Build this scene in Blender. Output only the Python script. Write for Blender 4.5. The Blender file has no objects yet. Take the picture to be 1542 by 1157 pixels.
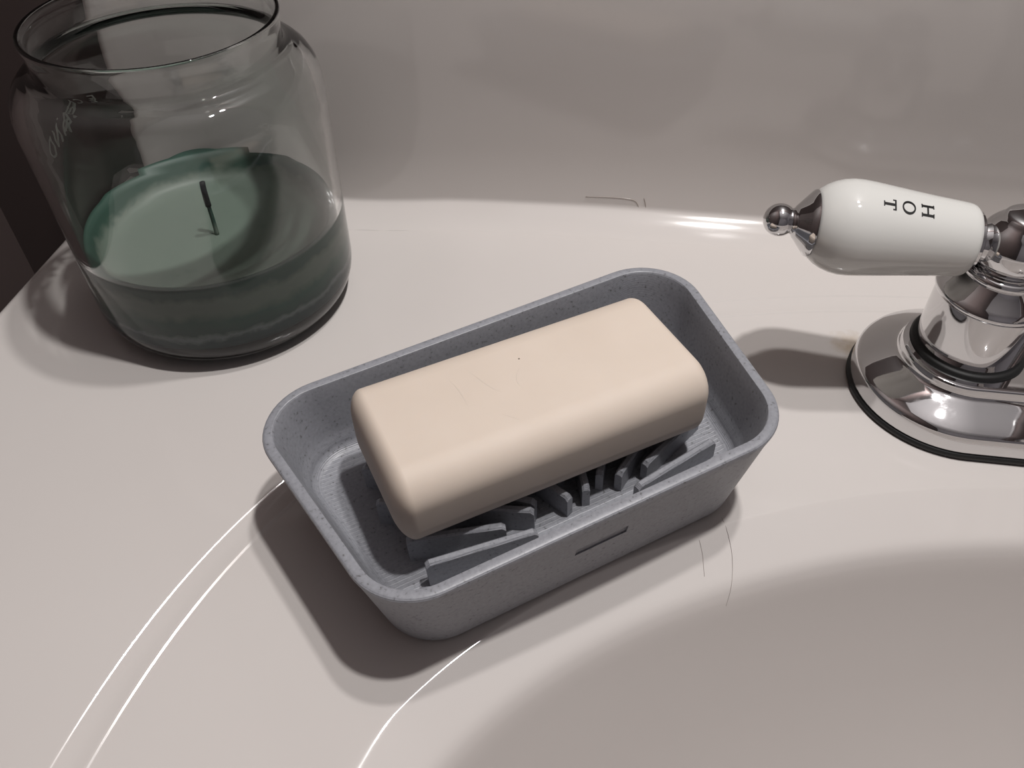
import bpy, bmesh, math, random
from mathutils import Vector, Matrix

random.seed(7)
sc = bpy.context.scene
COL = sc.collection
R = math.radians

# ------------------------------------------------------------------ camera
cam_d = bpy.data.cameras.new("camera")
cam = bpy.data.objects.new("camera", cam_d)
COL.objects.link(cam)
F_PX = 1248.22
cam_d.sensor_fit = 'HORIZONTAL'
cam_d.sensor_width = 36.0
cam_d.lens = F_PX / 1542.0 * 36.0
cam_d.clip_start = 0.005
right = Vector((0.98978377, 0.14242068, -0.00666553))
down = Vector((0.09586698, -0.69939707, -0.70827485))
fwd = Vector((-0.10553484, 0.70039995, -0.70590532))
m3 = Matrix((right, -down, -fwd)).transposed()
cam.matrix_world = Matrix.Translation((0, 0, 0.195)) @ m3.to_4x4()
sc.camera = cam

# ------------------------------------------------------------------ world, lamps, exposure
w = bpy.data.worlds.new("world")
sc.world = w
w.use_nodes = True
w.node_tree.nodes["Background"].inputs[0].default_value = (0.55, 0.5, 0.46, 1)
w.node_tree.nodes["Background"].inputs[1].default_value = 0.05


def bulb(name, loc, watts):
    ld = bpy.data.lights.new(name, 'POINT')
    ld.energy = watts
    ld.color = (1.0, 0.975, 0.958)
    ld.shadow_soft_size = 0.017
    ld.cycles.is_caustics_light = True
    lo = bpy.data.objects.new(name, ld)
    lo.location = loc
    COL.objects.link(lo)


bulb("vanity_bulb", (0.136, 0.132, 0.76), 13.4)
bulb("vanity_bulb.001", (0.116, 0.262, 0.76), 8.0)

vs = sc.view_settings
vs.view_transform = 'Standard'
vs.look = 'None'
vs.gamma = 1.0
vs.use_curve_mapping = False
vs.exposure = 0.0
cy = sc.cycles
cy.use_denoising = True
cy.max_bounces = 14
cy.transmission_bounces = 12
cy.glossy_bounces = 6
cy.diffuse_bounces = 5
cy.caustics_reflective = False
cy.caustics_refractive = True
cy.blur_glossy = 1.0
cy.sample_clamp_indirect = 4.0


# ------------------------------------------------------------------ helpers
def empty(name, loc=(0, 0, 0)):
    o = bpy.data.objects.new(name, None)
    o.location = loc
    o.empty_display_size = 0.02
    COL.objects.link(o)
    return o


def tag(o, label=None, cat=None, group=None, kind=None):
    if label: o["label"] = label
    if cat: o["category"] = cat
    if group: o["group"] = group
    if kind: o["kind"] = kind
    return o


def obj(name, verts, faces, mat, parent=None, smooth=True, angle=None, mw=None):
    me = bpy.data.meshes.new(name)
    me.from_pydata([tuple(v) for v in verts], [], faces)
    me.validate()
    bm = bmesh.new()
    bm.from_mesh(me)
    bmesh.ops.remove_doubles(bm, verts=bm.verts, dist=1e-7)
    bmesh.ops.recalc_face_normals(bm, faces=bm.faces)
    if smooth:
        for f in bm.faces: f.smooth = True
        if angle:
            for e in bm.edges:
                if len(e.link_faces) == 2 and e.calc_face_angle(0) > R(angle): e.smooth = False
    bm.to_mesh(me)
    bm.free()
    o = bpy.data.objects.new(name, me)
    if mat: me.materials.append(mat)
    COL.objects.link(o)
    if parent is not None:
        o.parent = parent
        if mw is None:
            o.matrix_parent_inverse = parent.matrix_world.inverted() if parent.type == 'MESH' else Matrix.Identity(4)
    return o


def loft(rings, close_start=True, close_end=True, loop=False):
    """rings: lists of equal length (closed loops)"""
    n = len(rings[0])
    V = [p for r in rings for p in r]
    Fc = []
    k = len(rings)
    for i in range(k if loop else k - 1):
        a, b = i * n, ((i + 1) % k) * n
        for j in range(n):
            j2 = (j + 1) % n
            Fc.append((a + j, a + j2, b + j2, b + j))
    if not loop:
        if close_start: Fc.append(tuple(range(n))[::-1])
        if close_end: Fc.append(tuple((k - 1) * n + j for j in range(n)))
    return V, Fc


def lathe(profile, n=96, M=None, loop=False):
    """profile: (r, z) pairs, revolved about z; r==0 ends are capped"""
    rings = []
    for r, z in profile:
        rr = max(r, 1e-6)
        rings.append([(rr * math.cos(2 * math.pi * j / n), rr * math.sin(2 * math.pi * j / n), z) for j in range(n)])
    V, Fc = loft(rings, loop=loop)
    if M is not None: V = [M @ Vector(v) for v in V]
    return V, Fc


def arc(cx, cz, r, a0, a1, n=8):
    return [(cx + r * math.cos(R(a0 + (a1 - a0) * i / n)), cz + r * math.sin(R(a0 + (a1 - a0) * i / n))) for i in range(n + 1)]


def smooth(t):
    t = max(0.0, min(1.0, t))
    return t * t * (3 - 2 * t)


# ------------------------------------------------------------------ materials
def mat(name, color, rough=0.5, metal=0.0, **kw):
    m = bpy.data.materials.new(name)
    m.use_nodes = True
    b = m.node_tree.nodes["Principled BSDF"]
    b.inputs["Base Color"].default_value = (*color, 1)
    b.inputs["Roughness"].default_value = rough
    b.inputs["Metallic"].default_value = metal
    for k, v in kw.items():
        b.inputs[k.replace("_", " ")].default_value = v
    return m, m.node_tree.nodes, m.node_tree.links, b


def ramp(nodes, pts):
    r = nodes.new("ShaderNodeValToRGB")
    el = r.color_ramp.elements
    while len(el) < len(pts): el.new(0.5)
    for e, (p, c) in zip(el, pts):
        e.position = p
        e.color = (*c, 1)
    return r


def noise(nodes, links, scale, detail=3, coord="Object", rough=0.5, vec=None):
    n = nodes.new("ShaderNodeTexNoise")
    n.inputs["Scale"].default_value = scale
    n.inputs["Detail"].default_value = detail
    n.inputs["Roughness"].default_value = rough
    if vec is None:
        tc = nodes.new("ShaderNodeTexCoord")
        vec = tc.outputs[coord]
    links.new(vec, n.inputs["Vector"])
    return n


def bump(nodes, links, bsdf, height, strength, dist):
    b = nodes.new("ShaderNodeBump")
    b.inputs["Strength"].default_value = strength
    b.inputs["Distance"].default_value = dist
    links.new(height, b.inputs["Height"])
    links.new(b.outputs[0], bsdf.inputs["Normal"])
    return b


# glazed white sink
M_SINK, nd, lk, bs = mat("glazed_white", (0.76, 0.715, 0.68), 0.09)
nz = noise(nd, lk, 9.0, 4)
rp = ramp(nd, [(0.3, (0.590, 0.553, 0.530)), (0.7, (0.612, 0.576, 0.552))])
lk.new(nz.outputs["Fac"], rp.inputs["Fac"])
lk.new(rp.outputs["Color"], bs.inputs["Base Color"])
tcs = nd.new("ShaderNodeTexCoord")
nz3 = noise(nd, lk, 320.0, 4, vec=tcs.outputs["Object"])
dist_ = nd.new("ShaderNodeVectorMath")
dist_.operation = 'DISTANCE'
lk.new(tcs.outputs["Object"], dist_.inputs[0])
dist_.inputs[1].default_value = (0.0838, 0.2255, 0.0033)
sb = nd.new("ShaderNodeMath")
sb.operation = 'MULTIPLY_ADD'
sb.inputs[1].default_value = 0.009
lk.new(nz3.outputs["Fac"], sb.inputs[0])
lk.new(dist_.outputs["Value"], sb.inputs[2])
mk = nd.new("ShaderNodeMapRange")
mk.inputs["From Min"].default_value = 0.0125
mk.inputs["From Max"].default_value = 0.0055
mk.inputs["To Max"].default_value = 0.55
lk.new(sb.outputs[0], mk.inputs["Value"])
mx = nd.new("ShaderNodeMixRGB")
mx.inputs["Color2"].default_value = (0.36, 0.25, 0.13, 1)
lk.new(mk.outputs[0], mx.inputs["Fac"])
lk.new(rp.outputs["Color"], mx.inputs["Color1"])
lk.new(mx.outputs[0], bs.inputs["Base Color"])
nz2 = noise(nd, lk, 160.0, 2)
bump(nd, lk, bs, nz2.outputs["Fac"], 0.02, 0.0002)
bs.inputs["Coat Weight"].default_value = 0.0

# chrome with water marks
M_CHROME, nd, lk, bs = mat("chrome", (0.66, 0.655, 0.66), 0.06, 1.0)
nz = noise(nd, lk, 240.0, 5, rough=0.7)
rp = ramp(nd, [(0.5, (0.035, 0.035, 0.035)), (0.85, (0.12, 0.12, 0.12))])
lk.new(nz.outputs["Fac"], rp.inputs["Fac"])
lk.new(rp.outputs["Color"], bs.inputs["Roughness"])

M_MARK, *_ = mat("dried_drip", (0.36, 0.32, 0.29), 0.25)
M_HAIR, *_ = mat("fine_hair", (0.25, 0.21, 0.19), 0.5)
M_GASKET_REFLECTION, *_ = mat("black_gasket_and_reflection", (0.006, 0.006, 0.006), 0.55)  # rubber of the gasket; also the dark reflection painted on the column's ring
M_CERAMIC, nd, lk, bs = mat("handle_porcelain", (0.63, 0.625, 0.60), 0.05)
M_INK, *_ = mat("black_lettering", (0.008, 0.008, 0.008), 0.35)

# printed plastic of the dish: layer lines + specks
M_DISH, nd, lk, bs = mat("grey_printed_plastic", (0.33, 0.335, 0.36), 0.42)
tc = nd.new("ShaderNodeTexCoord")
sp = noise(nd, lk, 1100.0, 2, vec=tc.outputs["Object"])
rp = ramp(nd, [(0.27, (0.115, 0.115, 0.12)), (0.36, (0.226, 0.230, 0.252)), (0.7, (0.268, 0.273, 0.298))])
lk.new(sp.outputs["Fac"], rp.inputs["Fac"])
lk.new(rp.outputs["Color"], bs.inputs["Base Color"])
wv = nd.new("ShaderNodeTexWave")
wv.wave_type = 'BANDS'
wv.bands_direction = 'Z'
wv.inputs["Scale"].default_value = 900.0
wv.inputs["Distortion"].default_value = 0.6
lk.new(tc.outputs["Object"], wv.inputs["Vector"])
wv2 = nd.new("ShaderNodeTexWave")
wv2.wave_type = 'BANDS'
wv2.bands_direction = 'Y'
wv2.inputs["Scale"].default_value = 240.0
wv2.inputs["Distortion"].default_value = 0.9
wv2.inputs["Detail Scale"].default_value = 2.0
lk.new(tc.outputs["Object"], wv2.inputs["Vector"])
thin = nd.new("ShaderNodeMapRange")
thin.inputs["From Min"].default_value = 0.80
thin.inputs["From Max"].default_value = 1.0
lk.new(wv2.outputs["Fac"], thin.inputs["Value"])
sxyz = nd.new("ShaderNodeSeparateXYZ")
lk.new(tc.outputs["Object"], sxyz.inputs[0])
flo = nd.new("ShaderNodeMath")
flo.operation = 'LESS_THAN'
flo.inputs[1].default_value = 0.0128
lk.new(sxyz.outputs["Z"], flo.inputs[0])
mu = nd.new("ShaderNodeMath")
mu.operation = 'MULTIPLY'
lk.new(thin.outputs[0], mu.inputs[0])
lk.new(flo.outputs[0], mu.inputs[1])
ma = nd.new("ShaderNodeMath")
ma.operation = 'MULTIPLY_ADD'
ma.inputs[1].default_value = 2.2
lk.new(wv.outputs["Fac"], ma.inputs[2])
lk.new(mu.outputs[0], ma.inputs[0])
nzb = noise(nd, lk, 700.0, 3, vec=tc.outputs["Object"])
ad2 = nd.new("ShaderNodeMath")
ad2.operation = 'ADD'
lk.new(ma.outputs[0], ad2.inputs[0])
lk.new(nzb.outputs["Fac"], ad2.inputs[1])
bump(nd, lk, bs, ad2.outputs[0], 0.22, 0.00022)

# soap
M_SOAP, nd, lk, bs = mat("cream_soap", (0.80, 0.70, 0.565), 0.62)
nz = noise(nd, lk, 60.0, 3)
rp = ramp(nd, [(0.3, (0.615, 0.525, 0.445)), (0.7, (0.64, 0.55, 0.47))])
lk.new(nz.outputs["Fac"], rp.inputs["Fac"])
lk.new(rp.outputs["Color"], bs.inputs["Base Color"])
bs.inputs["Subsurface Weight"].default_value = 0.12
bs.inputs["Subsurface Radius"].default_value = (0.004, 0.003, 0.002)
bs.inputs["Subsurface Scale"].default_value = 0.5
nz2 = noise(nd, lk, 45.0, 4, rough=0.6)
bump(nd, lk, bs, nz2.outputs["Fac"], 0.08, 0.001)
M_SPECK, *_ = mat("soap_speck", (0.09, 0.07, 0.05), 0.6)

# glass
M_GLASS, nd, lk, bs = mat("clear_jar_glass", (0.945, 0.965, 0.958), 0.0)
bs.inputs["Transmission Weight"].default_value = 1.0
bs.inputs["IOR"].default_value = 1.45

M_LETTER_GLINT, nd, lk, bs = mat("glass_lettering_glint", (0.42, 0.41, 0.38), 0.3)  # clear glass letters; the light they catch is painted as grey
bs.inputs["Transmission Weight"].default_value = 0.15

# wax
M_WAX, nd, lk, bs = mat("green_wax", (0.1, 0.2, 0.16), 0.55)
tc = nd.new("ShaderNodeTexCoord")
sx = nd.new("ShaderNodeSeparateXYZ")
lk.new(tc.outputs["Object"], sx.inputs[0])
nz = noise(nd, lk, 90.0, 5, vec=tc.outputs["Object"], rough=0.65)
ml = nd.new("ShaderNodeMath")
ml.operation = 'MULTIPLY_ADD'
lk.new(nz.outputs["Fac"], ml.inputs[0])
ml.inputs[1].default_value = 0.010
lk.new(sx.outputs["Z"], ml.inputs[2])
mr = nd.new("ShaderNodeMapRange")
mr.inputs["From Min"].default_value = 0.005
mr.inputs["From Max"].default_value = 0.037
lk.new(ml.outputs[0], mr.inputs["Value"])
rp = ramp(nd, [(0.0, (0.010, 0.030, 0.038)), (0.40, (0.014, 0.040, 0.042)), (0.455, (0.16, 0.19, 0.19)),
               (0.51, (0.012, 0.048, 0.038)), (0.66, (0.022, 0.075, 0.054)), (0.78, (0.115, 0.150, 0.122)), (0.90, (0.125, 0.16, 0.13)), (1.0, (0.03, 0.07, 0.052))])
lk.new(mr.outputs[0], rp.inputs["Fac"])
lk.new(rp.outputs["Color"], bs.inputs["Base Color"])
M_WICK, *_ = mat("charred_wick", (0.012, 0.012, 0.012), 0.8)

# room
M_DARK, nd, lk, bs = mat("dark_brown_paint", (0.075, 0.055, 0.052), 0.6)
M_WALL, *_ = mat("greige_wall_paint", (0.40, 0.385, 0.41), 0.75)
M_CEIL, *_ = mat("ceiling_paint", (0.66, 0.64, 0.65), 0.8)
M_FLOOR, nd, lk, bs = mat("dark_floor", (0.05, 0.04, 0.035), 0.5)
nz = noise(nd, lk, 12.0, 4)
rp = ramp(nd, [(0.3, (0.035, 0.028, 0.024)), (0.7, (0.065, 0.052, 0.045))])
lk.new(nz.outputs["Fac"], rp.inputs["Fac"])
lk.new(rp.outputs["Color"], bs.inputs["Base Color"])


# ------------------------------------------------------------------ room shell
def slab(name, lo, hi, m):
    x0, y0, z0 = lo
    x1, y1, z1 = hi
    V = [(x0, y0, z0), (x1, y0, z0), (x1, y1, z0), (x0, y1, z0), (x0, y0, z1), (x1, y0, z1), (x1, y1, z1), (x0, y1, z1)]
    Fc = [(0, 3, 2, 1), (4, 5, 6, 7), (0, 1, 5, 4), (1, 2, 6, 5), (2, 3, 7, 6), (3, 0, 4, 7)]
    return tag(obj(name, V, Fc, m, smooth=False), kind="structure")


XL, XR, YF, YB, ZF, ZC = -0.30, 1.35, -1.25, 0.310, -0.85, 1.45
slab("floor", (XL - .05, YF - .05, ZF - .05), (XR + .05, YB + .05, ZF), M_FLOOR)
slab("ceiling", (XL - .05, YF - .05, ZC), (XR + .05, YB + .05, ZC + .05), M_CEIL)
slab("wall_back", (XL - .05, YB, ZF), (XR + .05, YB + .05, ZC), M_DARK)
slab("wall_left", (XL - .05, YF, ZF), (XL, YB, ZC), M_DARK)
slab("wall_right", (XR, YF, ZF), (XR + .05, YB, ZC), M_WALL)
slab("wall_front", (XL - .05, YF - .05, ZF), (XR + .05, YF, ZC), M_WALL)

# ------------------------------------------------------------------ sink
DISH_C = Vector((-0.016281, 0.150671, 0))
DU = Vector((0.82007967, 0.57224937, 0.04233024)).normalized()
DV0 = Vector((-0.57224937, 0.82007967, 0.00664991))
DW = DU.cross(DV0).normalized()
DV = DW.cross(DU)
SLOPE = 0.0423


def softclamp(v, lo, hi, k):
    def sp_(t):
        t /= k
        return k * (t if t > 30 else math.log1p(math.exp(t)))
    return lo + sp_(v - lo) - sp_(v - hi)


def deck_z(x, y):
    lx = (x - DISH_C.x) * 0.820 + (y - DISH_C.y) * 0.5722
    wj = smooth((math.hypot(x + 0.1417, y - 0.2316) - 0.047) / 0.045)     # level seat under the jar
    return -0.0028 + wj * (SLOPE * softclamp(lx, -0.066, 0.078, 0.004) - 0.0002 + 0.0028)


SX, SY = 0.165, 0.025                # bowl centre
X0, X1, Y0, Y1 = -0.2220, 0.552, -0.235, 0.2770


def sup(th, a, b, p):
    c, s = abs(math.cos(th)), abs(math.sin(th))
    return ((c / a) ** p + (s / b) ** p) ** (-1.0 / p)


def rect_r(th):
    c, s = math.cos(th), math.sin(th)
    t = 1e9
    if c > 1e-9: t = min(t, (X1 - SX) / c)
    if c < -1e-9: t = min(t, (X0 - SX) / c)
    if s > 1e-9: t = min(t, (Y1 - SY) / s)
    if s < -1e-9: t = min(t, (Y0 - SY) / s)
    return t


sink = empty("vanity_sink", (0, 0, 0))
tag(sink, "glossy white vanity sink with rounded bowl and integral backsplash", "sink")

# bowl profile: d = distance inwards from the start of the roll-over; a gentle shoulder, then a steep wall
def bowl_table(dmax, wsm, n=420):
    out, z, prev = [], 0.0, 0.0
    for i in range(n + 1):
        d = dmax * (i / n) ** 1.6
        if d < 0.0135:
            al = 21.0 * smooth(d / wsm)
        elif d < 0.0195:
            al = 21.0 + 49.0 * smooth((d - 0.0135) / 0.006)
        else:
            t = (d - 0.0195) / (dmax - 0.0195)
            al = 70.0 * (1 - t) ** 0.85
        z += math.tan(R(al)) * (d - prev)
        prev = d
        out.append((d, z))
    return out


def bowl_drop(tab, d):
    n = len(tab) - 1
    dmax = tab[-1][0]
    f = n * (max(0.0, min(1.0, d / dmax))) ** (1 / 1.6)
    i = min(n - 1, int(f))
    (d0, z0_), (d1, z1_) = tab[i], tab[i + 1]
    return z0_ + (z1_ - z0_) * max(0, min(1, (d - d0) / max(d1 - d0, 1e-12)))


NT = 900
angs = []
# denser angular sampling on the side the camera sees
for i in range(NT):
    angs.append(2 * math.pi * i / NT)
# make sure the rectangle's corners are hit exactly
for cx_, cy_ in ((X0, Y1), (X0, Y0), (X1, Y1), (X1, Y0)):
    angs.append(math.atan2(cy_ - SY, cx_ - SX) % (2 * math.pi))
angs = sorted(set(angs))

ROLL = 0.0205
inner_t = [i / 30.0 for i in range(31)]


def micro(s):  # step of the raised outer margin; s in metres inside line U (negative = outside)
    h = 0.00034
    z = 0.0
    z -= h * smooth((s + 0.0003) / 0.0011)
    z -= h * smooth((s - 0.0079) / 0.0011)
    z -= 0.00022 * math.sin(math.pi * max(0, min(1, (s - .0011) / .0066)))
    return z


ss = [-0.006, -0.003, -0.001, -0.0004] + [-0.0003 + 0.0011 * i / 8 for i in range(9)] + \
     [0.0011, 0.0018, 0.0028, 0.004, 0.0052, 0.0064, 0.0072, 0.0077] + [0.0079 + 0.0011 * i / 8 for i in range(9)] + \
     [0.0092, 0.0098, 0.011, 0.014]
ss = sorted(set(round(s, 6) for s in ss))
DL = [1.0, .86, .72, .6, .5, .42, .35, .29, .24, .2, .165, .135, .11, .09, .074, .062, .052, .044, .038, .035, .032, .029, .0265, .0245, .023, .0215, .02, .0185, .017, .0155, .0142, .013, .011, .009, .0075, .006, .005, .004, .0032, .0025, .0018, .0012, .0008, .0005, .0003, .00015, 0.0]
rings_all = []
cols = []
for th in angs:
    c, s_ = math.cos(th), math.sin(th)
    rr, rU, rB = rect_r(th), sup(th, 0.284, 0.232, 2.4), sup(th, 0.205, 0.127, 2.0) + ROLL
    rU = min(rU, rr - 0.008)
    col = []
    # ds/dr of the oval: keep the step's width measured square to the line
    dth = 1e-3
    slope = (sup(th + dth, 0.284, 0.232, 2.4) - sup(th - dth, 0.284, 0.232, 2.4)) / (2 * dth) / rU
    q = math.sqrt(1 + slope * slope)
    dB = 1e-3
    slb = (sup(th + dB, 0.205, 0.127, 2) - sup(th - dB, 0.205, 0.127, 2)) / (2 * dB) / max(rB, .01)
    qb = math.sqrt(1 + slb * slb)

    def P(r, dz):
        x, y = SX + r * c, SY + r * s_
        return (x, y, deck_z(x, y) + dz)
    # bowl, from the drain outwards
    wsm = 0.0014 + 0.0056 * smooth((math.degrees(th) - 164.5) / 7.0) * (1 if th < math.pi else smooth((210 - math.degrees(th)) / 20))
    rB_ = rB
    tab = bowl_table(rB / qb, wsm)
    for d in DL:
        dd = d if d < 0.035 else 0.035 + (rB / qb * 0.94 - 0.035) * (d - 0.035) / (1 - 0.035)
        col.append(P(rB - dd * qb, -bowl_drop(tab, dd) + micro(1.0)))
    r_in = rU - ss[-1] * q
    for k in range(1, 14):
        col.append(P(rB + (r_in - rB) * k / 14.0, micro(1.0)))
    for s in reversed(ss):
        col.append(P(rU - s * q, micro(s)))
    r_out = rU - ss[0] * q
    for k in range(1, 11):
        col.append(P(r_out + (rr - r_out) * k / 10.0, 0))
    cols.append(col)
n, k = len(cols), len(cols[0])
V = [p for col in cols for p in col]
Fc = []
for i in range(n):
    a, b = i * k, ((i + 1) % n) * k
    for j in range(k - 1):
        Fc.append((a + j, a + j + 1, b + j + 1, b + j))
# rounded outer edge and skirt (left, front, right); the back edge meets the cove
edge_prof = [(0.0015, -0.0002), (0.0030, -0.0009), (0.0042, -0.0021), (0.0049, -0.0038), (0.0051, -0.006), (0.0051, -0.032), (0.0, -0.034)]
base = len(V)
m_ = len(edge_prof)
for i in range(n):
    th = angs[i]
    p = V[i * k + k - 1]
    ex = -1 if abs(p[0] - X0) < 1e-6 else (1 if abs(p[0] - X1) < 1e-6 else 0)
    ey = -1 if abs(p[1] - Y0) < 1e-6 else 0
    for (o_, dz) in edge_prof:
        V.append((p[0] + ex * o_, p[1] + ey * o_, p[2] + dz))
for i in range(n):
    i2 = (i + 1) % n
    if abs(V[i * k + k - 1][1] - Y1) < 1e-6 and abs(V[i2 * k + k - 1][1] - Y1) < 1e-6: continue
    a, b = i * k + k - 1, i2 * k + k - 1
    Fc.append((a, base + i * m_, base + i2 * m_, b))
    for j in range(m_ - 1):
        Fc.append((base + i * m_ + j, base + i * m_ + j + 1, base + i2 * m_ + j + 1, base + i2 * m_ + j))
basin = obj("basin", V, Fc, M_SINK, sink)
basin.cycles.is_caustics_receiver = True

# drain at the bottom of the bowl
zb = max(v_[2] for v_ in (V[i_ * k] for i_ in range(n))) - 0.001
Vv, Ff = lathe([(0, zb + .001), (0.016, zb + .001), (0.018, zb + .002), (0.022, zb + .0035), (0.0235, zb + .002), (0.0235, zb - .006), (0, zb - .006)], 48, Matrix.Translation((SX, SY, 0)))
obj("drain", Vv, Ff, M_CHROME, sink, angle=40)

# backsplash: cove, tall face, rounded top and left end
YW = 0.2905
XE = -0.207
RC = 0.0052
prof = []
for i in range(11):
    t = i / 10
    prof.append((Y1 + (YW - .0012 - Y1) * t, RC * (0.35 * t + 0.65 * t * t)))
prof += [(YW - .0006, RC + .0005), (YW - .0002, RC + .0012), (YW, RC + .0022)]
prof += [(YW + .0002, 0.03), (YW + .0004, 0.06), (YW + .0006, 0.100)]
prof += [(YW + 0.0006 + 0.005 * (1 - math.cos(R(a))), 0.100 + 0.005 * math.sin(R(a))) for a in range(15, 91, 15)]
prof += [(0.3095, 0.105), (0.3095, -0.02)]
xs = []
for a in range(0, 91, 15): xs.append((X0 + 0.015 + 0.006 * (1 - math.cos(R(a))), 0.006 * (1 - math.sin(R(a)))))
xs = [(x, o_) for x, o_ in xs] + [(XE + .012 + i * (X1 - XE - .012) / 60, 0.0) for i in range(61)]
V, Fc = [], []
pl = len(prof)
for x, o_ in xs:
    for (y, z) in prof:
        dz = deck_z(x, Y1)
        yy = min(y + (o_ if z > RC * 0.9 else 0), 0.3095)
        V.append((x, yy, z + dz))
for i in range(len(xs) - 1):
    for j in range(pl - 1):
        Fc.append((i * pl + j, (i + 1) * pl + j, (i + 1) * pl + j + 1, i * pl + j + 1))
Fc.append(tuple(range(pl)))
Fc.append(tuple((len(xs) - 1) * pl + j for j in range(pl))[::-1])
obj("backsplash", V, Fc, M_SINK, sink, angle=50)
# strip of deck behind the backsplash's left end
V = [(X0 - .005, Y1 - .0005, deck_z(X0, Y1) - .0008), (XE + .002, Y1 - .0005, deck_z(X0, Y1) - .0003), (XE + .002, .3095, deck_z(X0, Y1) - .0003), (X0 - .005, .3095, deck_z(X0, Y1) - .0008)]
V += [(a, b, c - .03) for a, b, c in V]
obj("deck_end", V, [(0, 1, 2, 3), (4, 7, 6, 5), (0, 4, 5, 1), (1, 5, 6, 2), (2, 6, 7, 3), (3, 7, 4, 0)], M_SINK, sink, smooth=False)


# ------------------------------------------------------------------ soap dish
def rpoly(Vv, r, n=14):
    out = []
    m = len(Vv)
    for i in range(m):
        p = Vector(Vv[i])
        a = (Vector(Vv[i - 1]) - p).normalized()
        b = (Vector(Vv[(i + 1) % m]) - p).normalized()
        th = a.angle(b)
        l = r / math.tan(th / 2)
        c = p + (a + b).normalized() * (r / math.sin(th / 2))
        s, e = p + a * l - c, p + b * l - c
        a0, a1 = math.atan2(s.y, s.x), math.atan2(e.y, e.x)
        da = (a1 - a0 + math.pi) % (2 * math.pi) - math.pi
        out += [(c.x + r * math.cos(a0 + da * k / n), c.y + r * math.sin(a0 + da * k / n)) for k in range(n + 1)]
    return out


def inset(Vv, t):
    m = len(Vv)
    N = []
    for i in range(m):
        p, q = Vector(Vv[i]), Vector(Vv[(i + 1) % m])
        d = (q - p).normalized()
        N.append((Vector((-d.y, d.x)), p))
    out = []
    for i in range(m):
        (n1, p1), (n2, p2) = N[i - 1], N[i]
        c1, c2 = n1.dot(p1) + t, n2.dot(p2) + t
        det = n1.x * n2.y - n1.y * n2.x
        out.append(((c1 * n2.y - n1.y * c2) / det, (n1.x * c2 - c1 * n2.x) / det))
    return out


LB, LF, WD, HD, RCN, TAP, RC2 = 0.1402, 0.1136, 0.0777, 0.0349, 0.0175, 0.0066, 0.0155
RIM = [(LB / 2, WD / 2), (-LB / 2, WD / 2), (-LF / 2, -WD / 2), (LF / 2, -WD / 2)]
FLOOR_Z = 0.0125


def dring(ins, z, rc):
    return [(x, y, z) for x, y in rpoly(inset(RIM, ins), rc)]


def taper(z): return TAP * (1 - z / HD)


dish = empty("soap_dish")
dish.matrix_world = Matrix.Translation(DISH_C + Vector((0, 0, 0.0006))) @ Matrix((DU, DV, DW)).transposed().to_4x4()
tag(dish, "speckled grey printed soap dish with fanned fins, holding the cream soap", "soap dish")
bpy.context.view_layer.update()

TH = 0.0031
rings = [dring(taper(0) + .0010, 0, RC2), dring(taper(0) + .0003, .0004, RC2), dring(taper(0.0012), .0012, RC2)]
for z in (0.008, 0.016, 0.024, 0.030): rings.append(dring(taper(z), z, RC2 + (RCN - RC2) * z / HD))
rings += [dring(0, HD - .0010, RCN), dring(.0002, HD - .0004, RCN), dring(.0006, HD - .0001, RCN), dring(.0010, HD, RCN),
          dring(TH - .0006, HD, RCN - TH + .0006), dring(TH - .0002, HD - .0002, RCN - TH), dring(TH, HD - .0007, RCN - TH)]
for z in (0.030, 0.024, 0.020, 0.017): rings.append(dring(TH + taper(z), z, RCN - TH - .0005))
rf = 0.0035
for a in range(0, 91, 15):
    rings.append(dring(TH + taper(FLOOR_Z) + rf * (1 - math.cos(R(a))) - .0002, FLOOR_Z + rf * (1 - math.sin(R(a))), RCN - TH - .001 - rf * (1 - math.cos(R(a)))))
rings += [dring(TH + TAP + rf + .006, FLOOR_Z, .008), dring(TH + TAP + rf + .014, FLOOR_Z - .0002, .004)]
Vv, Ff = loft(rings)
body = obj("dish_body", Vv, Ff, M_DISH, dish, angle=32)

# recessed drain slot in the front face, cut into the body
cut_me = bpy.data.meshes.new("cut")
cbm = bmesh.new()
bmesh.ops.create_cube(cbm, size=1.0)
ysl = -WD / 2 + TAP * (1 - 0.0210 / HD)
for v_ in cbm.verts: v_.co = Vector((v_.co.x * 0.0150 + 0.0004, v_.co.y * 0.0015 + ysl, v_.co.z * 0.0036 + 0.0210))
cbm.to_mesh(cut_me)
cbm.free()
cut = bpy.data.objects.new("cut", cut_me)
COL.objects.link(cut)
cut.parent = dish
bm_ = body.modifiers.new("slot", 'BOOLEAN')
bm_.operation = 'DIFFERENCE'
bm_.object = cut
bm_.solver = 'EXACT'
bpy.context.view_layer.update()
ev = body.evaluated_get(bpy.context.evaluated_depsgraph_get())
nm = bpy.data.meshes.new_from_object(ev)
body.modifiers.clear()
body.data = nm
bpy.data.objects.remove(cut)

# fins fanned around the slot
FO = (0.0028, -0.0275)
FT = 0.0021
SOAP_TILT = -0.0306
FIN_TOP = 0.0206


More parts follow.
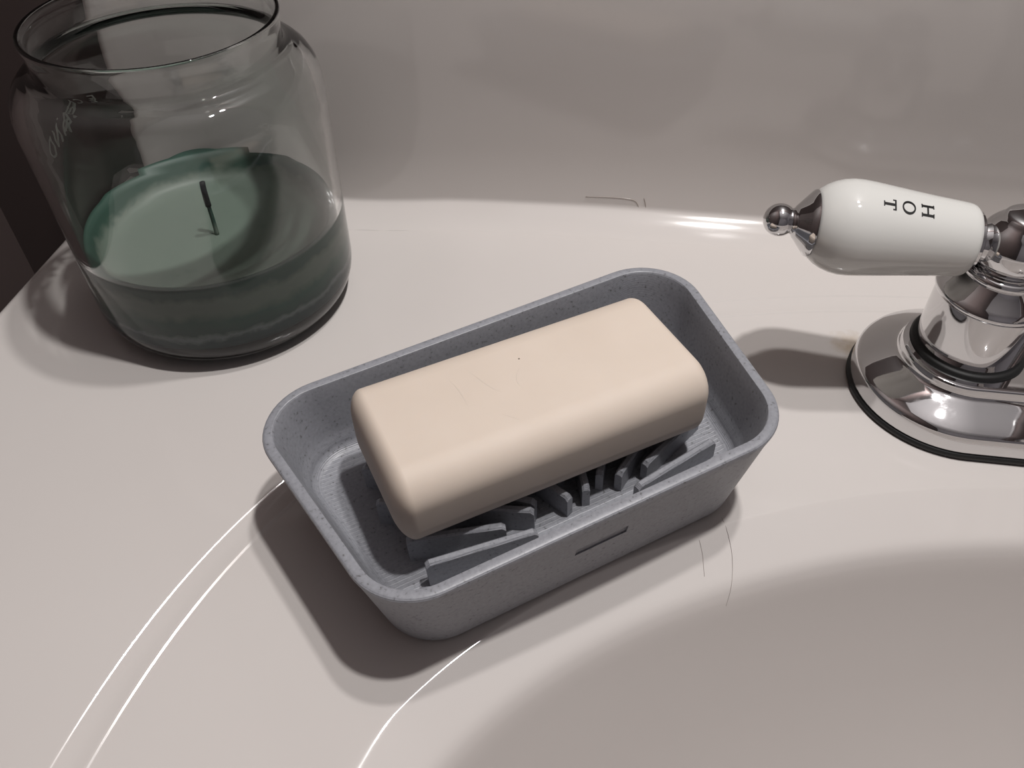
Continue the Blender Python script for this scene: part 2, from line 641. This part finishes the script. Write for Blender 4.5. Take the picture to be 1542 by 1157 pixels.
def fin(ang, r0, r1, top_l=None):
    c, s = math.cos(R(ang)), math.sin(R(ang))
    V, Fc = [], []
    h = FT / 2
    zt0 = FIN_TOP + SOAP_TILT * (FO[0] + c * r0)
    zt1 = FIN_TOP + SOAP_TILT * (FO[0] + c * r1)
    ch = 0.0005
    z0 = FLOOR_Z - 0.0006
    # cross section (w, frac): chamfered top
    sec = [(-h, 0), (h, 0), (h, 1), (h - ch, 2), (-h + ch, 2), (-h, 1)]
    st = [(r0, zt0 - .0010, 0.0), (r0 + .0010, zt0, 0), (r1 - .0010, zt1, 0), (r1, zt1 - .0010, 0)]
    for (r, zt, _) in st:
        for (w_, q) in sec:
            z = z0 if q == 0 else (zt - ch if q == 1 else zt)
            V.append((FO[0] + c * r - s * w_, FO[1] + s * r + c * w_, z))
    for i in range(3):
        for j in range(6):
            a, b = i * 6 + j, i * 6 + (j + 1) % 6
            Fc.append((a, b, b + 6, a + 6))
    Fc.append(tuple(range(6)))
    Fc.append(tuple(18 + j for j in range(6))[::-1])
    obj("fin", V, Fc, M_DISH, dish, smooth=False)


def reach(ang):
    """distance along a ray from FO to the margin left around the floor"""
    c, s = math.cos(R(ang)), math.sin(R(ang))
    t = 1e9
    if s > 1e-6: t = min(t, (0.0235 - FO[1]) / s)
    for k_ in range(400):
        r = k_ * 0.00025
        x, y = FO[0] + c * r, FO[1] + s * r
        half = (LF / 2 + (LB - LF) / 2 * (y + WD / 2) / WD) - (0.0145 if c > 0 else 0.0185)
        if abs(x) > half:
            t = min(t, r)
            break
    return t


for a, r0 in ((8, .0150), (20, .0222), (31.5, .0150), (51, .0132), (71, .0078), (91, .0160), (111, .0074), (138, .0150), (148.5, .0150), (162, .0226), (172.5, .0152)):
    fin(a, r0, min(reach(a), 0.0635))

# ------------------------------------------------------------------ soap
SL, SW, ST, SRX, SRY, SZ = 0.0893, 0.0420, 0.0244, 0.0044, 0.0088, 0.0088


def soap_mesh():
    n = 9
    V, Fc = [], []
    lons = []
    for q in range(4):
        for i in range(n + 1): lons.append((q, R(90 * q + 90 * i / n)))
    lats = [(-1, R(-90 + 90 * i / n)) for i in range(n + 1)] + [(1, R(90 * i / n)) for i in range(n + 1)]
    sg = [(1, 1), (-1, 1), (-1, -1), (1, -1)]
    for sz, la in lats:
        for q, lo in lons:
            sx_, sy_ = sg[q]
            x = sx_ * (SL / 2 - SRX) + SRX * math.cos(la) * math.cos(lo)
            y = sy_ * (SW / 2 - SRY) + SRY * math.cos(la) * math.sin(lo)
            z = sz * (ST / 2 - SZ) + SZ * math.sin(la)
            V.append((x, y, z))
    k = len(lons)
    for i in range(len(lats) - 1):
        for j in range(k):
            Fc.append((i * k + j, i * k + (j + 1) % k, (i + 1) * k + (j + 1) % k, (i + 1) * k + j))
    Fc.append(tuple(range(k))[::-1])
    Fc.append(tuple((len(lats) - 1) * k + j for j in range(k)))
    return V, Fc


Vv, Ff = soap_mesh()
soap = obj("soap_bar", Vv, Ff, M_SOAP)
tag(soap, "plain cream rectangular soap bar resting on the grey dish's fins", "soap")
yaw = -0.0164
sm = dish.matrix_world @ Matrix.Translation((0.0004, 0.0014, 0.0200 + ST / 2 + 0.0010)) @ Matrix.Rotation(-math.atan(SOAP_TILT), 4, 'Y') @ Matrix.Rotation(yaw, 4, 'Z')
soap.matrix_world = sm
bpy.context.view_layer.update()
Vv, Ff = lathe([(0, .00012), (.00018, .0001), (.00028, -.0001), (0, -.0002)], 10, Matrix.Translation((0.0003, 0.0075, ST / 2)))
sp_o = obj("speck", Vv, Ff, M_SPECK, soap, mw=1)
sp_o["label"] = "tiny dark speck"

# ------------------------------------------------------------------ candle jar
JX, JY = -0.1417, 0.2316
JZ = max(deck_z(JX + dx_ * .04, JY + dy_ * .04) for dx_ in (-1, 0, 1) for dy_ in (-1, 0, 1)) + 0.0001
jar = empty("jar_candle", (JX, JY, JZ))
tag(jar, "half burned green candle in a clear glass jar with narrow neck", "candle")
bpy.context.view_layer.update()
outer = [(0, .0012), (0.030, .0012), (0.0345, .0006), (0.0365, 0.0), (0.0388, .0006)]
outer += [(0.0366 + (0.0462 - 0.0366) * math.sin(R(a)), .0005 + .0135 * (1 - math.cos(R(a)))) for a in range(20, 91, 10)]
outer += [(.0463, .030), (.0465, .050), (.0468, .068), (.0469, .0775)]
outer += [(.0465, .0815), (.0455, .0850), (.0438, .0880), (.0418, .0898), (.0396, .0908), (.0380, .0915), (.0370, .0925), (.0366, .0940)]
outer += [(.0367, .0985), (.0370, .1000), (.0373, .1012), (.0374, .1020), (.0372, .1026), (.0369, .1028)]
inner = [(.0364, .1028), (.0361, .1025), (.0359, .1018), (.0357, .0990), (.0354, .0940), (.0355, .0917), (.0363, .0899), (.0382, .0887), (.0404, .0873),
         (.0420, .0850), (.0431, .0820), (.0437, .0780), (.0438, .0700), (.0435, .050), (.0433, .030), (.0432, .018), (.0425, .0135), (.0405, .0100), (.037, .0080), (.030, .0072), (0, .0070)]
Vv, Ff = lathe(outer + inner, 128)
glass = obj("glass", Vv, Ff, M_GLASS, jar)
glass.cycles.is_caustics_caster = True
GAP = 0.00015
waxp = [(0, .0066), (.030, .0068), (.0372, .0077), (.0408, .0098), (.0428, .0134), (.0435, .018), (.0436, .028), (.0437, .0340), (.0432, .0357), (.0417, .0353),
        (.0406, .0332), (.0396, .0304), (.0385, .0280), (.0365, .0268), (.032, .0262), (.022, .0260), (.010, .0260), (.004, .0263), (0, .0265)]
Vv, Ff = lathe(waxp, 128)
obj("wax", Vv, Ff, M_WAX, jar).cycles.is_caustics_receiver = True
# wick: waxy stem with a charred end
def wick_piece(name, t0, t1, m, r0):
    rings = []
    for i in range(7):
        t = t0 + (t1 - t0) * i / 6
        cx_, cz_ = -.0010 * t + .0016 * t * t, .0254 + .0225 * t
        r = r0 * (1 - .2 * t)
        rings.append([(cx_ + r * math.cos(2 * math.pi * j / 10), .0004 * math.sin(5 * t) + r * math.sin(2 * math.pi * j / 10), cz_) for j in range(10)])
    Vv, Ff = loft(rings)
    return obj(name, Vv, Ff, m, jar)


wick_piece("wick", 0, .62, M_WAX, .0008)
wick_piece("wick_tip", .58, 1.0, M_WICK, .0012)["label"] = "charred black end of the wick"


# raised lettering on the far shoulder of the jar
def glyph_outline(ch, size):
    cu = bpy.data.curves.new("t", 'FONT')
    cu.body = ch
    cu.size = size
    cu.extrude = 0.00018
    cu.resolution_u = 3
    cu.align_x = 'CENTER'
    o = bpy.data.objects.new("t", cu)
    COL.objects.link(o)
    bpy.context.view_layer.update()
    me = bpy.data.meshes.new_from_object(o.evaluated_get(bpy.context.evaluated_depsgraph_get()))
    bpy.data.objects.remove(o)
    bpy.data.curves.remove(cu)
    V = [tuple(v_.co) for v_ in me.vertices]
    Fc = [tuple(p.vertices) for p in me.polygons]
    bpy.data.meshes.remove(me)
    return V, Fc


for ch, dg in (("E", 160.0), ("C", 170.5), ("A", 178.5), ("N", 187.0), ("D", 196.0)):
    Vv, Ff = glyph_outline(ch, 0.0080)
    out = []
    for (x, y, z) in Vv:
        a = R(dg) + x / 0.0468
        r = 0.0468 + z + .0001
        out.append((r * math.cos(a), r * math.sin(a), .0590 + y))
    obj("letter", out, Ff, M_LETTER_GLINT, jar, smooth=False).cycles.is_caustics_receiver = True

# ------------------------------------------------------------------ faucet
FX, FY = 0.1110, 0.2080
FZ = max(deck_z(0.08 + i * .01, 0.177 + j * .0154) for i in range(18) for j in range(5)) + 0.0007 - 0.0006
faucet = empty("faucet", (0, 0, 0))
tag(faucet, "polished chrome faucet with white porcelain lever handle on an oval base", "faucet")
CXR = 0.219


def stadium(r, z, n=40):
    P_ = []
    for i in range(n + 1):
        a = R(90 + 180 * i / n)
        P_.append((FX + r * math.cos(a), FY + r * math.sin(a), z))
    for i in range(n + 1):
        a = R(-90 + 180 * i / n)
        P_.append((CXR + r * math.cos(a), FY + r * math.sin(a), z))
    return P_


z0 = FZ
Vv, Ff = loft([stadium(.0304, z0 - .0006), stadium(.0310, z0), stadium(.0310, z0 + .0014), stadium(.0300, z0 + .0017)])
obj("gasket", Vv, Ff, M_GASKET_REFLECTION, faucet)
pr_ = [(.0296, .0014), (.0303, .0016), (.0305, .0022), (.0303, .0060), (.0300, .0078), (.0295, .0086), (.0286, .0092),
       (.0265, .0103), (.0235, .0117), (.0212, .0127), (.0199, .0132), (.0192, .0136), (.0189, .0141), (.0187, .0150), (.0185, .0164), (.0182, .0170), (.0176, .0173), (.0170, .0173), (.0100, .0171)]
Vv, Ff = loft([stadium(r, z0 + z) for r, z in pr_])
obj("base_plate", Vv, Ff, M_CHROME, faucet, angle=35)
CX_, CY_ = 0.1120, 0.2100
T = Matrix.Translation((CX_, CY_, 0))
zc = z0 + .0172
Vv, Ff = lathe([(0, zc - .0015), (.0163, zc - .0015), (.0169, zc - .0002), (.0169, zc + .0006), (.0164, zc + .0013), (.0155, zc + .0015), (0, zc + .0015)], 80, T)
obj("dark_reflection_ring", Vv, Ff, M_GASKET_REFLECTION, faucet, angle=60)  # chrome foot of the column, its dark reflection put in as black colour
Vv, Ff = lathe([(0, zc + .0010), (.0153, zc + .0012), (.0155, zc + .003), (.0155, zc + .0195), (.0153, zc + .0205), (0, zc + .0205)], 80, T)
obj("column", Vv, Ff, M_CHROME, faucet, angle=40)
zl = zc + .0203
bell = [(0, zl), (.0158, zl), (.0164, zl + .0006), (.0165, zl + .0016), (.0160, zl + .0026), (.0150, zl + .0036), (.0138, zl + .0048), (.0127, zl + .0060),
        (.0118, zl + .0070), (.0112, zl + .0078), (.0117, zl + .0086), (.0117, zl + .0096), (.0110, zl + .0104), (.0095, zl + .0108), (0, zl + .0108)]
Vv, Ff = lathe(bell, 80, T)
obj("bell_collar", Vv, Ff, M_CHROME, faucet, angle=45)

# lever handle: chrome hub and neck with porcelain grip, finial and letters as its pieces
HZ = 0.0575
hub_c = Vector((CX_, CY_, HZ))
hb = [(0, -.0115), (.0078, -.0115), (.0090, -.0100)] + [(.0112 * math.cos(R(a)), .0105 * math.sin(R(a))) for a in range(-48, 49, 8)] + \
     [(.0068, .0086), (.0066, .0094), (.0058, .0100), (.0030, .0104), (0, .0105)]
Vh, Fh = lathe(hb, 72, Matrix.Translation(hub_c))
tip = Vector((0.0458, 0.2105, 0.0600))
ax = (tip - hub_c).normalized()
zax = ax
xax = Vector((0, -1, 0))
yax = zax.cross(xax).normalized()
xax = yax.cross(zax).normalized()
HM = Matrix.Translation(hub_c) @ Matrix((xax, yax, zax)).transposed().to_4x4()
nk = [(0, .004), (.0062, .0085), (.0056, .0100), (.0054, .0107), (.0062, .0113), (.0078, .0117), (.0084, .0122), (.0084, .0138), (0, .0140)]
Vn, Fn = lathe(nk, 64, HM)
off = len(Vh)
handle = obj("lever_handle", Vh + Vn, Fh + [tuple(i + off for i in f) for f in Fn], M_CHROME, faucet, angle=40)
grip = [(0, .0128), (.0070, .0128), (.0086, .0130), (.0095, .0135), (.0101, .0144), (.01035, .0156), (.0107, .019), (.0113, .025), (.0120, .031), (.01275, .037),
        (.0133, .0415), (.0136, .0450), (.01355, .0475), (.0131, .0500), (.0123, .0523), (.0112, .0543), (.0099, .0559), (.0088, .0568), (0, .0570)]
Vv, Ff = lathe(grip, 96, HM)
obj("porcelain_grip", Vv, Ff, M_CERAMIC, handle, mw=1)
cone = [(0, .0562), (.0090, .0562), (.0096, .0567), (.0094, .0573), (.0080, .0585), (.0066, .0597), (.0050, .0611), (.0046, .0615), (.0040, .0618), (.0037, .0622)]
bx = 0.0656
cone += [(.0047 * math.cos(R(a)), bx + .0047 * math.sin(R(a))) for a in range(-40, 91, 10)]
Vv, Ff = lathe(cone, 64, HM)
obj("finial", Vv, Ff, M_CHROME, handle, mw=1, angle=40)


def grip_r(s):
    for (r0, s0), (r1, s1) in zip(grip, grip[1:]):
        if s0 <= s <= s1 and s1 > s0: return r0 + (r1 - r0) * (s - s0) / (s1 - s0)
    return .012


# letters, stacked from hub to tip; tops face the hub
PHI = 66.0    # position round the grip (90 = uppermost)


def letter(quads, s_mid):
    """quads: polygons in (across, along) mm; along + = towards the hub"""
    V, Fc = [], []
    for poly in quads:
        for lift in (0.00012, -0.0004):
            for (u_, v_) in poly:
                s = s_mid - v_ / 1000
                rr = grip_r(s) + lift
                a = R(PHI) + (u_ / 1000) / grip_r(s)
                V.append(HM @ Vector((rr * math.cos(a), -rr * math.sin(a) * SGN, s)))
        b = len(V) - 2 * len(poly)
        k_ = len(poly)
        Fc.append(tuple(b + i for i in range(k_)))
        Fc.append(tuple(b + k_ + i for i in range(k_))[::-1])
        for i in range(k_): Fc.append((b + i, b + (i + 1) % k_, b + k_ + (i + 1) % k_, b + k_ + i))
    o = obj("letter", V, Fc, M_INK, handle, smooth=False, mw=1)
    return o


SGN = -1 if yax.z > 0 else 1


def rc(x0, y0, x1, y1, nx=1):
    return [(x0, y0), (x1, y0), (x1, y1), (x0, y1)]


Hq = [rc(-1.75, -1.65, -1.05, 1.65), rc(1.05, -1.65, 1.75, 1.65), rc(-1.05, -.24, 1.05, .24),
      rc(-2.0, 1.45, -.8, 1.75), rc(.8, 1.45, 2.0, 1.75), rc(-2.0, -1.75, -.8, -1.45), rc(.8, -1.75, 2.0, -1.45)]
Tq = [rc(-.38, -1.65, .38, 1.4), rc(-1.65, 1.3, 1.65, 1.75), rc(-1.65, .8, -1.3, 1.3), rc(1.3, .8, 1.65, 1.3), rc(-.8, -1.75, .8, -1.45)]
Oq = []
NO = 28
for i in range(NO):
    a0, a1 = 2 * math.pi * i / NO, 2 * math.pi * (i + 1) / NO
    Oq.append([(2.1 * math.cos(a0), 1.85 * math.sin(a0)), (2.1 * math.cos(a1), 1.85 * math.sin(a1)), (1.4 * math.cos(a1), 1.45 * math.sin(a1)), (1.4 * math.cos(a0), 1.45 * math.sin(a0))])
letter(Hq, .0293)
letter(Oq, .0345)
letter(Tq, .0397)

# spout and its riser, mostly beyond the picture's right edge
SXP = 0.165
Vv, Ff = lathe([(0, z0 + .015), (.0175, z0 + .015), (.0175, z0 + .022), (.0150, z0 + .028), (.0135, z0 + .046), (.0128, z0 + .060), (0, z0 + .062)], 64, Matrix.Translation((SXP, FY, 0)))
obj("spout_riser", Vv, Ff, M_CHROME, faucet, angle=40)
path = []
for i in range(25):
    a = R(90 + 100 * i / 24)
    path.append((0.055 * math.cos(a) * 1.25, 0.040 * math.sin(a)))
pts = [(SXP, FY - .0, z0 + .052), (SXP, FY - .004, z0 + .062), (SXP, FY - .014, z0 + .074), (SXP, FY - .030, z0 + .081), (SXP, FY - .052, z0 + .082), (SXP, FY - .074, z0 + .078), (SXP, FY - .092, z0 + .069), (SXP, FY - .102, z0 + .057), (SXP, FY - .105, z0 + .048)]
rings = []
for i, p in enumerate(pts):
    p = Vector(p)
    d = (Vector(pts[min(i + 1, len(pts) - 1)]) - Vector(pts[max(i - 1, 0)])).normalized()
    s1 = Vector((1, 0, 0))
    s2 = d.cross(s1)
    r = .0122 - .0028 * i / 8
    rings.append([tuple(p + s1 * r * math.cos(2 * math.pi * j / 32) + s2 * r * math.sin(2 * math.pi * j / 32)) for j in range(32)])
Vv, Ff = loft(rings)
obj("spout", Vv, Ff, M_CHROME, faucet, angle=50)


# ------------------------------------------------------------------ small marks
def strand(name, pts, r, m, parent=None, taper_end=True):
    P_ = [Vector(p) for p in pts]
    fine = []
    for i in range(len(P_) - 1):                       # Catmull-Rom through the points
        p0, p1, p2, p3 = P_[max(i - 1, 0)], P_[i], P_[i + 1], P_[min(i + 2, len(P_) - 1)]
        for k_ in range(6):
            t = k_ / 6
            fine.append(0.5 * ((2 * p1) + (p2 - p0) * t + (2 * p0 - 5 * p1 + 4 * p2 - p3) * t * t + (3 * p1 - p0 - 3 * p2 + p3) * t ** 3))
    fine.append(P_[-1])
    rings = []
    for i, p in enumerate(fine):
        d = (fine[min(i + 1, len(fine) - 1)] - fine[max(i - 1, 0)]).normalized()
        a = d.cross(Vector((.3, .2, 1))).normalized()
        b = d.cross(a)
        rr = r * (0.5 + 0.5 * math.sin(math.pi * (0.15 + 0.7 * i / len(fine)))) if taper_end else r
        rings.append([tuple(p + a * rr * math.cos(2 * math.pi * j / 6) + b * rr * math.sin(2 * math.pi * j / 6)) for j in range(6)])
    Vv, Ff = loft(rings)
    return obj(name, Vv, Ff, m, parent)


yb = YW + 0.00005
strand("drip_mark", [(x / 1000, yb, z / 1000) for x, z in ((-13.1, 12.8), (-3, 13.3), (3.6, 13.2), (6.9, 12.3), (8.5, 9.6), (9.8, 7.4), (11.3, 8.0), (11.0, 11.1), (10.1, 14.0))], 0.00022, M_MARK, sink)
def surf_z(x, y):
    th = math.atan2(y - SY, x - SX)
    rB = sup(th, 0.205, 0.127, 2.0) + ROLL
    sl = (sup(th + 1e-3, 0.205, 0.127, 2) - sup(th - 1e-3, 0.205, 0.127, 2)) / 2e-3 / rB
    q_ = math.sqrt(1 + sl * sl)
    d = max(0.0, (rB - math.hypot(x - SX, y - SY)) / q_)
    return deck_z(x, y) + micro(1.0) - bowl_drop(bowl_table(rB / q_, 0.0014), d)


def hair(pts, label):
    h = strand("hair", [(x / 1000, y / 1000, surf_z(x / 1000, y / 1000) + .00014) for x, y in pts], 0.000045, M_HAIR)
    tag(h, label, "hair")


hair(((31.6, 139.5), (32.6, 136.0), (33.1, 132.6), (33.4, 130.2)), "short fine hair on the white sink deck, nearer the dish's drain slot")
hair(((37.8, 147.2), (39.2, 143.7), (40.7, 138.3), (41.1, 133.6), (40.9, 128.8), (40.2, 125.8)), "longer curved hair on the sink deck, below the dish's right end")
# worn remains of the mark pressed into the soap
for pts in (((-19.35, 9.24), (-18.63, 5.37), (-18.42, 1.32), (-18.55, -2.18)), ((-13.85, 9.74), (-12.74, 7.2), (-11.85, 4.27), (-10.47, .85), (-8.91, -1.33)),
            ((-.64, 4.88), (-2.92, 2.29), (-3.91, -.4), (-3.36, -2.3)), ((-11.98, -8.32), (-10.36, -10.2), (-8.8, -12.0))):
    strand("worn_imprint", [(x / 1000, y / 1000, ST / 2 - .00013) for x, y in pts], 0.00019, M_SOAP, soap).matrix_parent_inverse = Matrix.Identity(4)
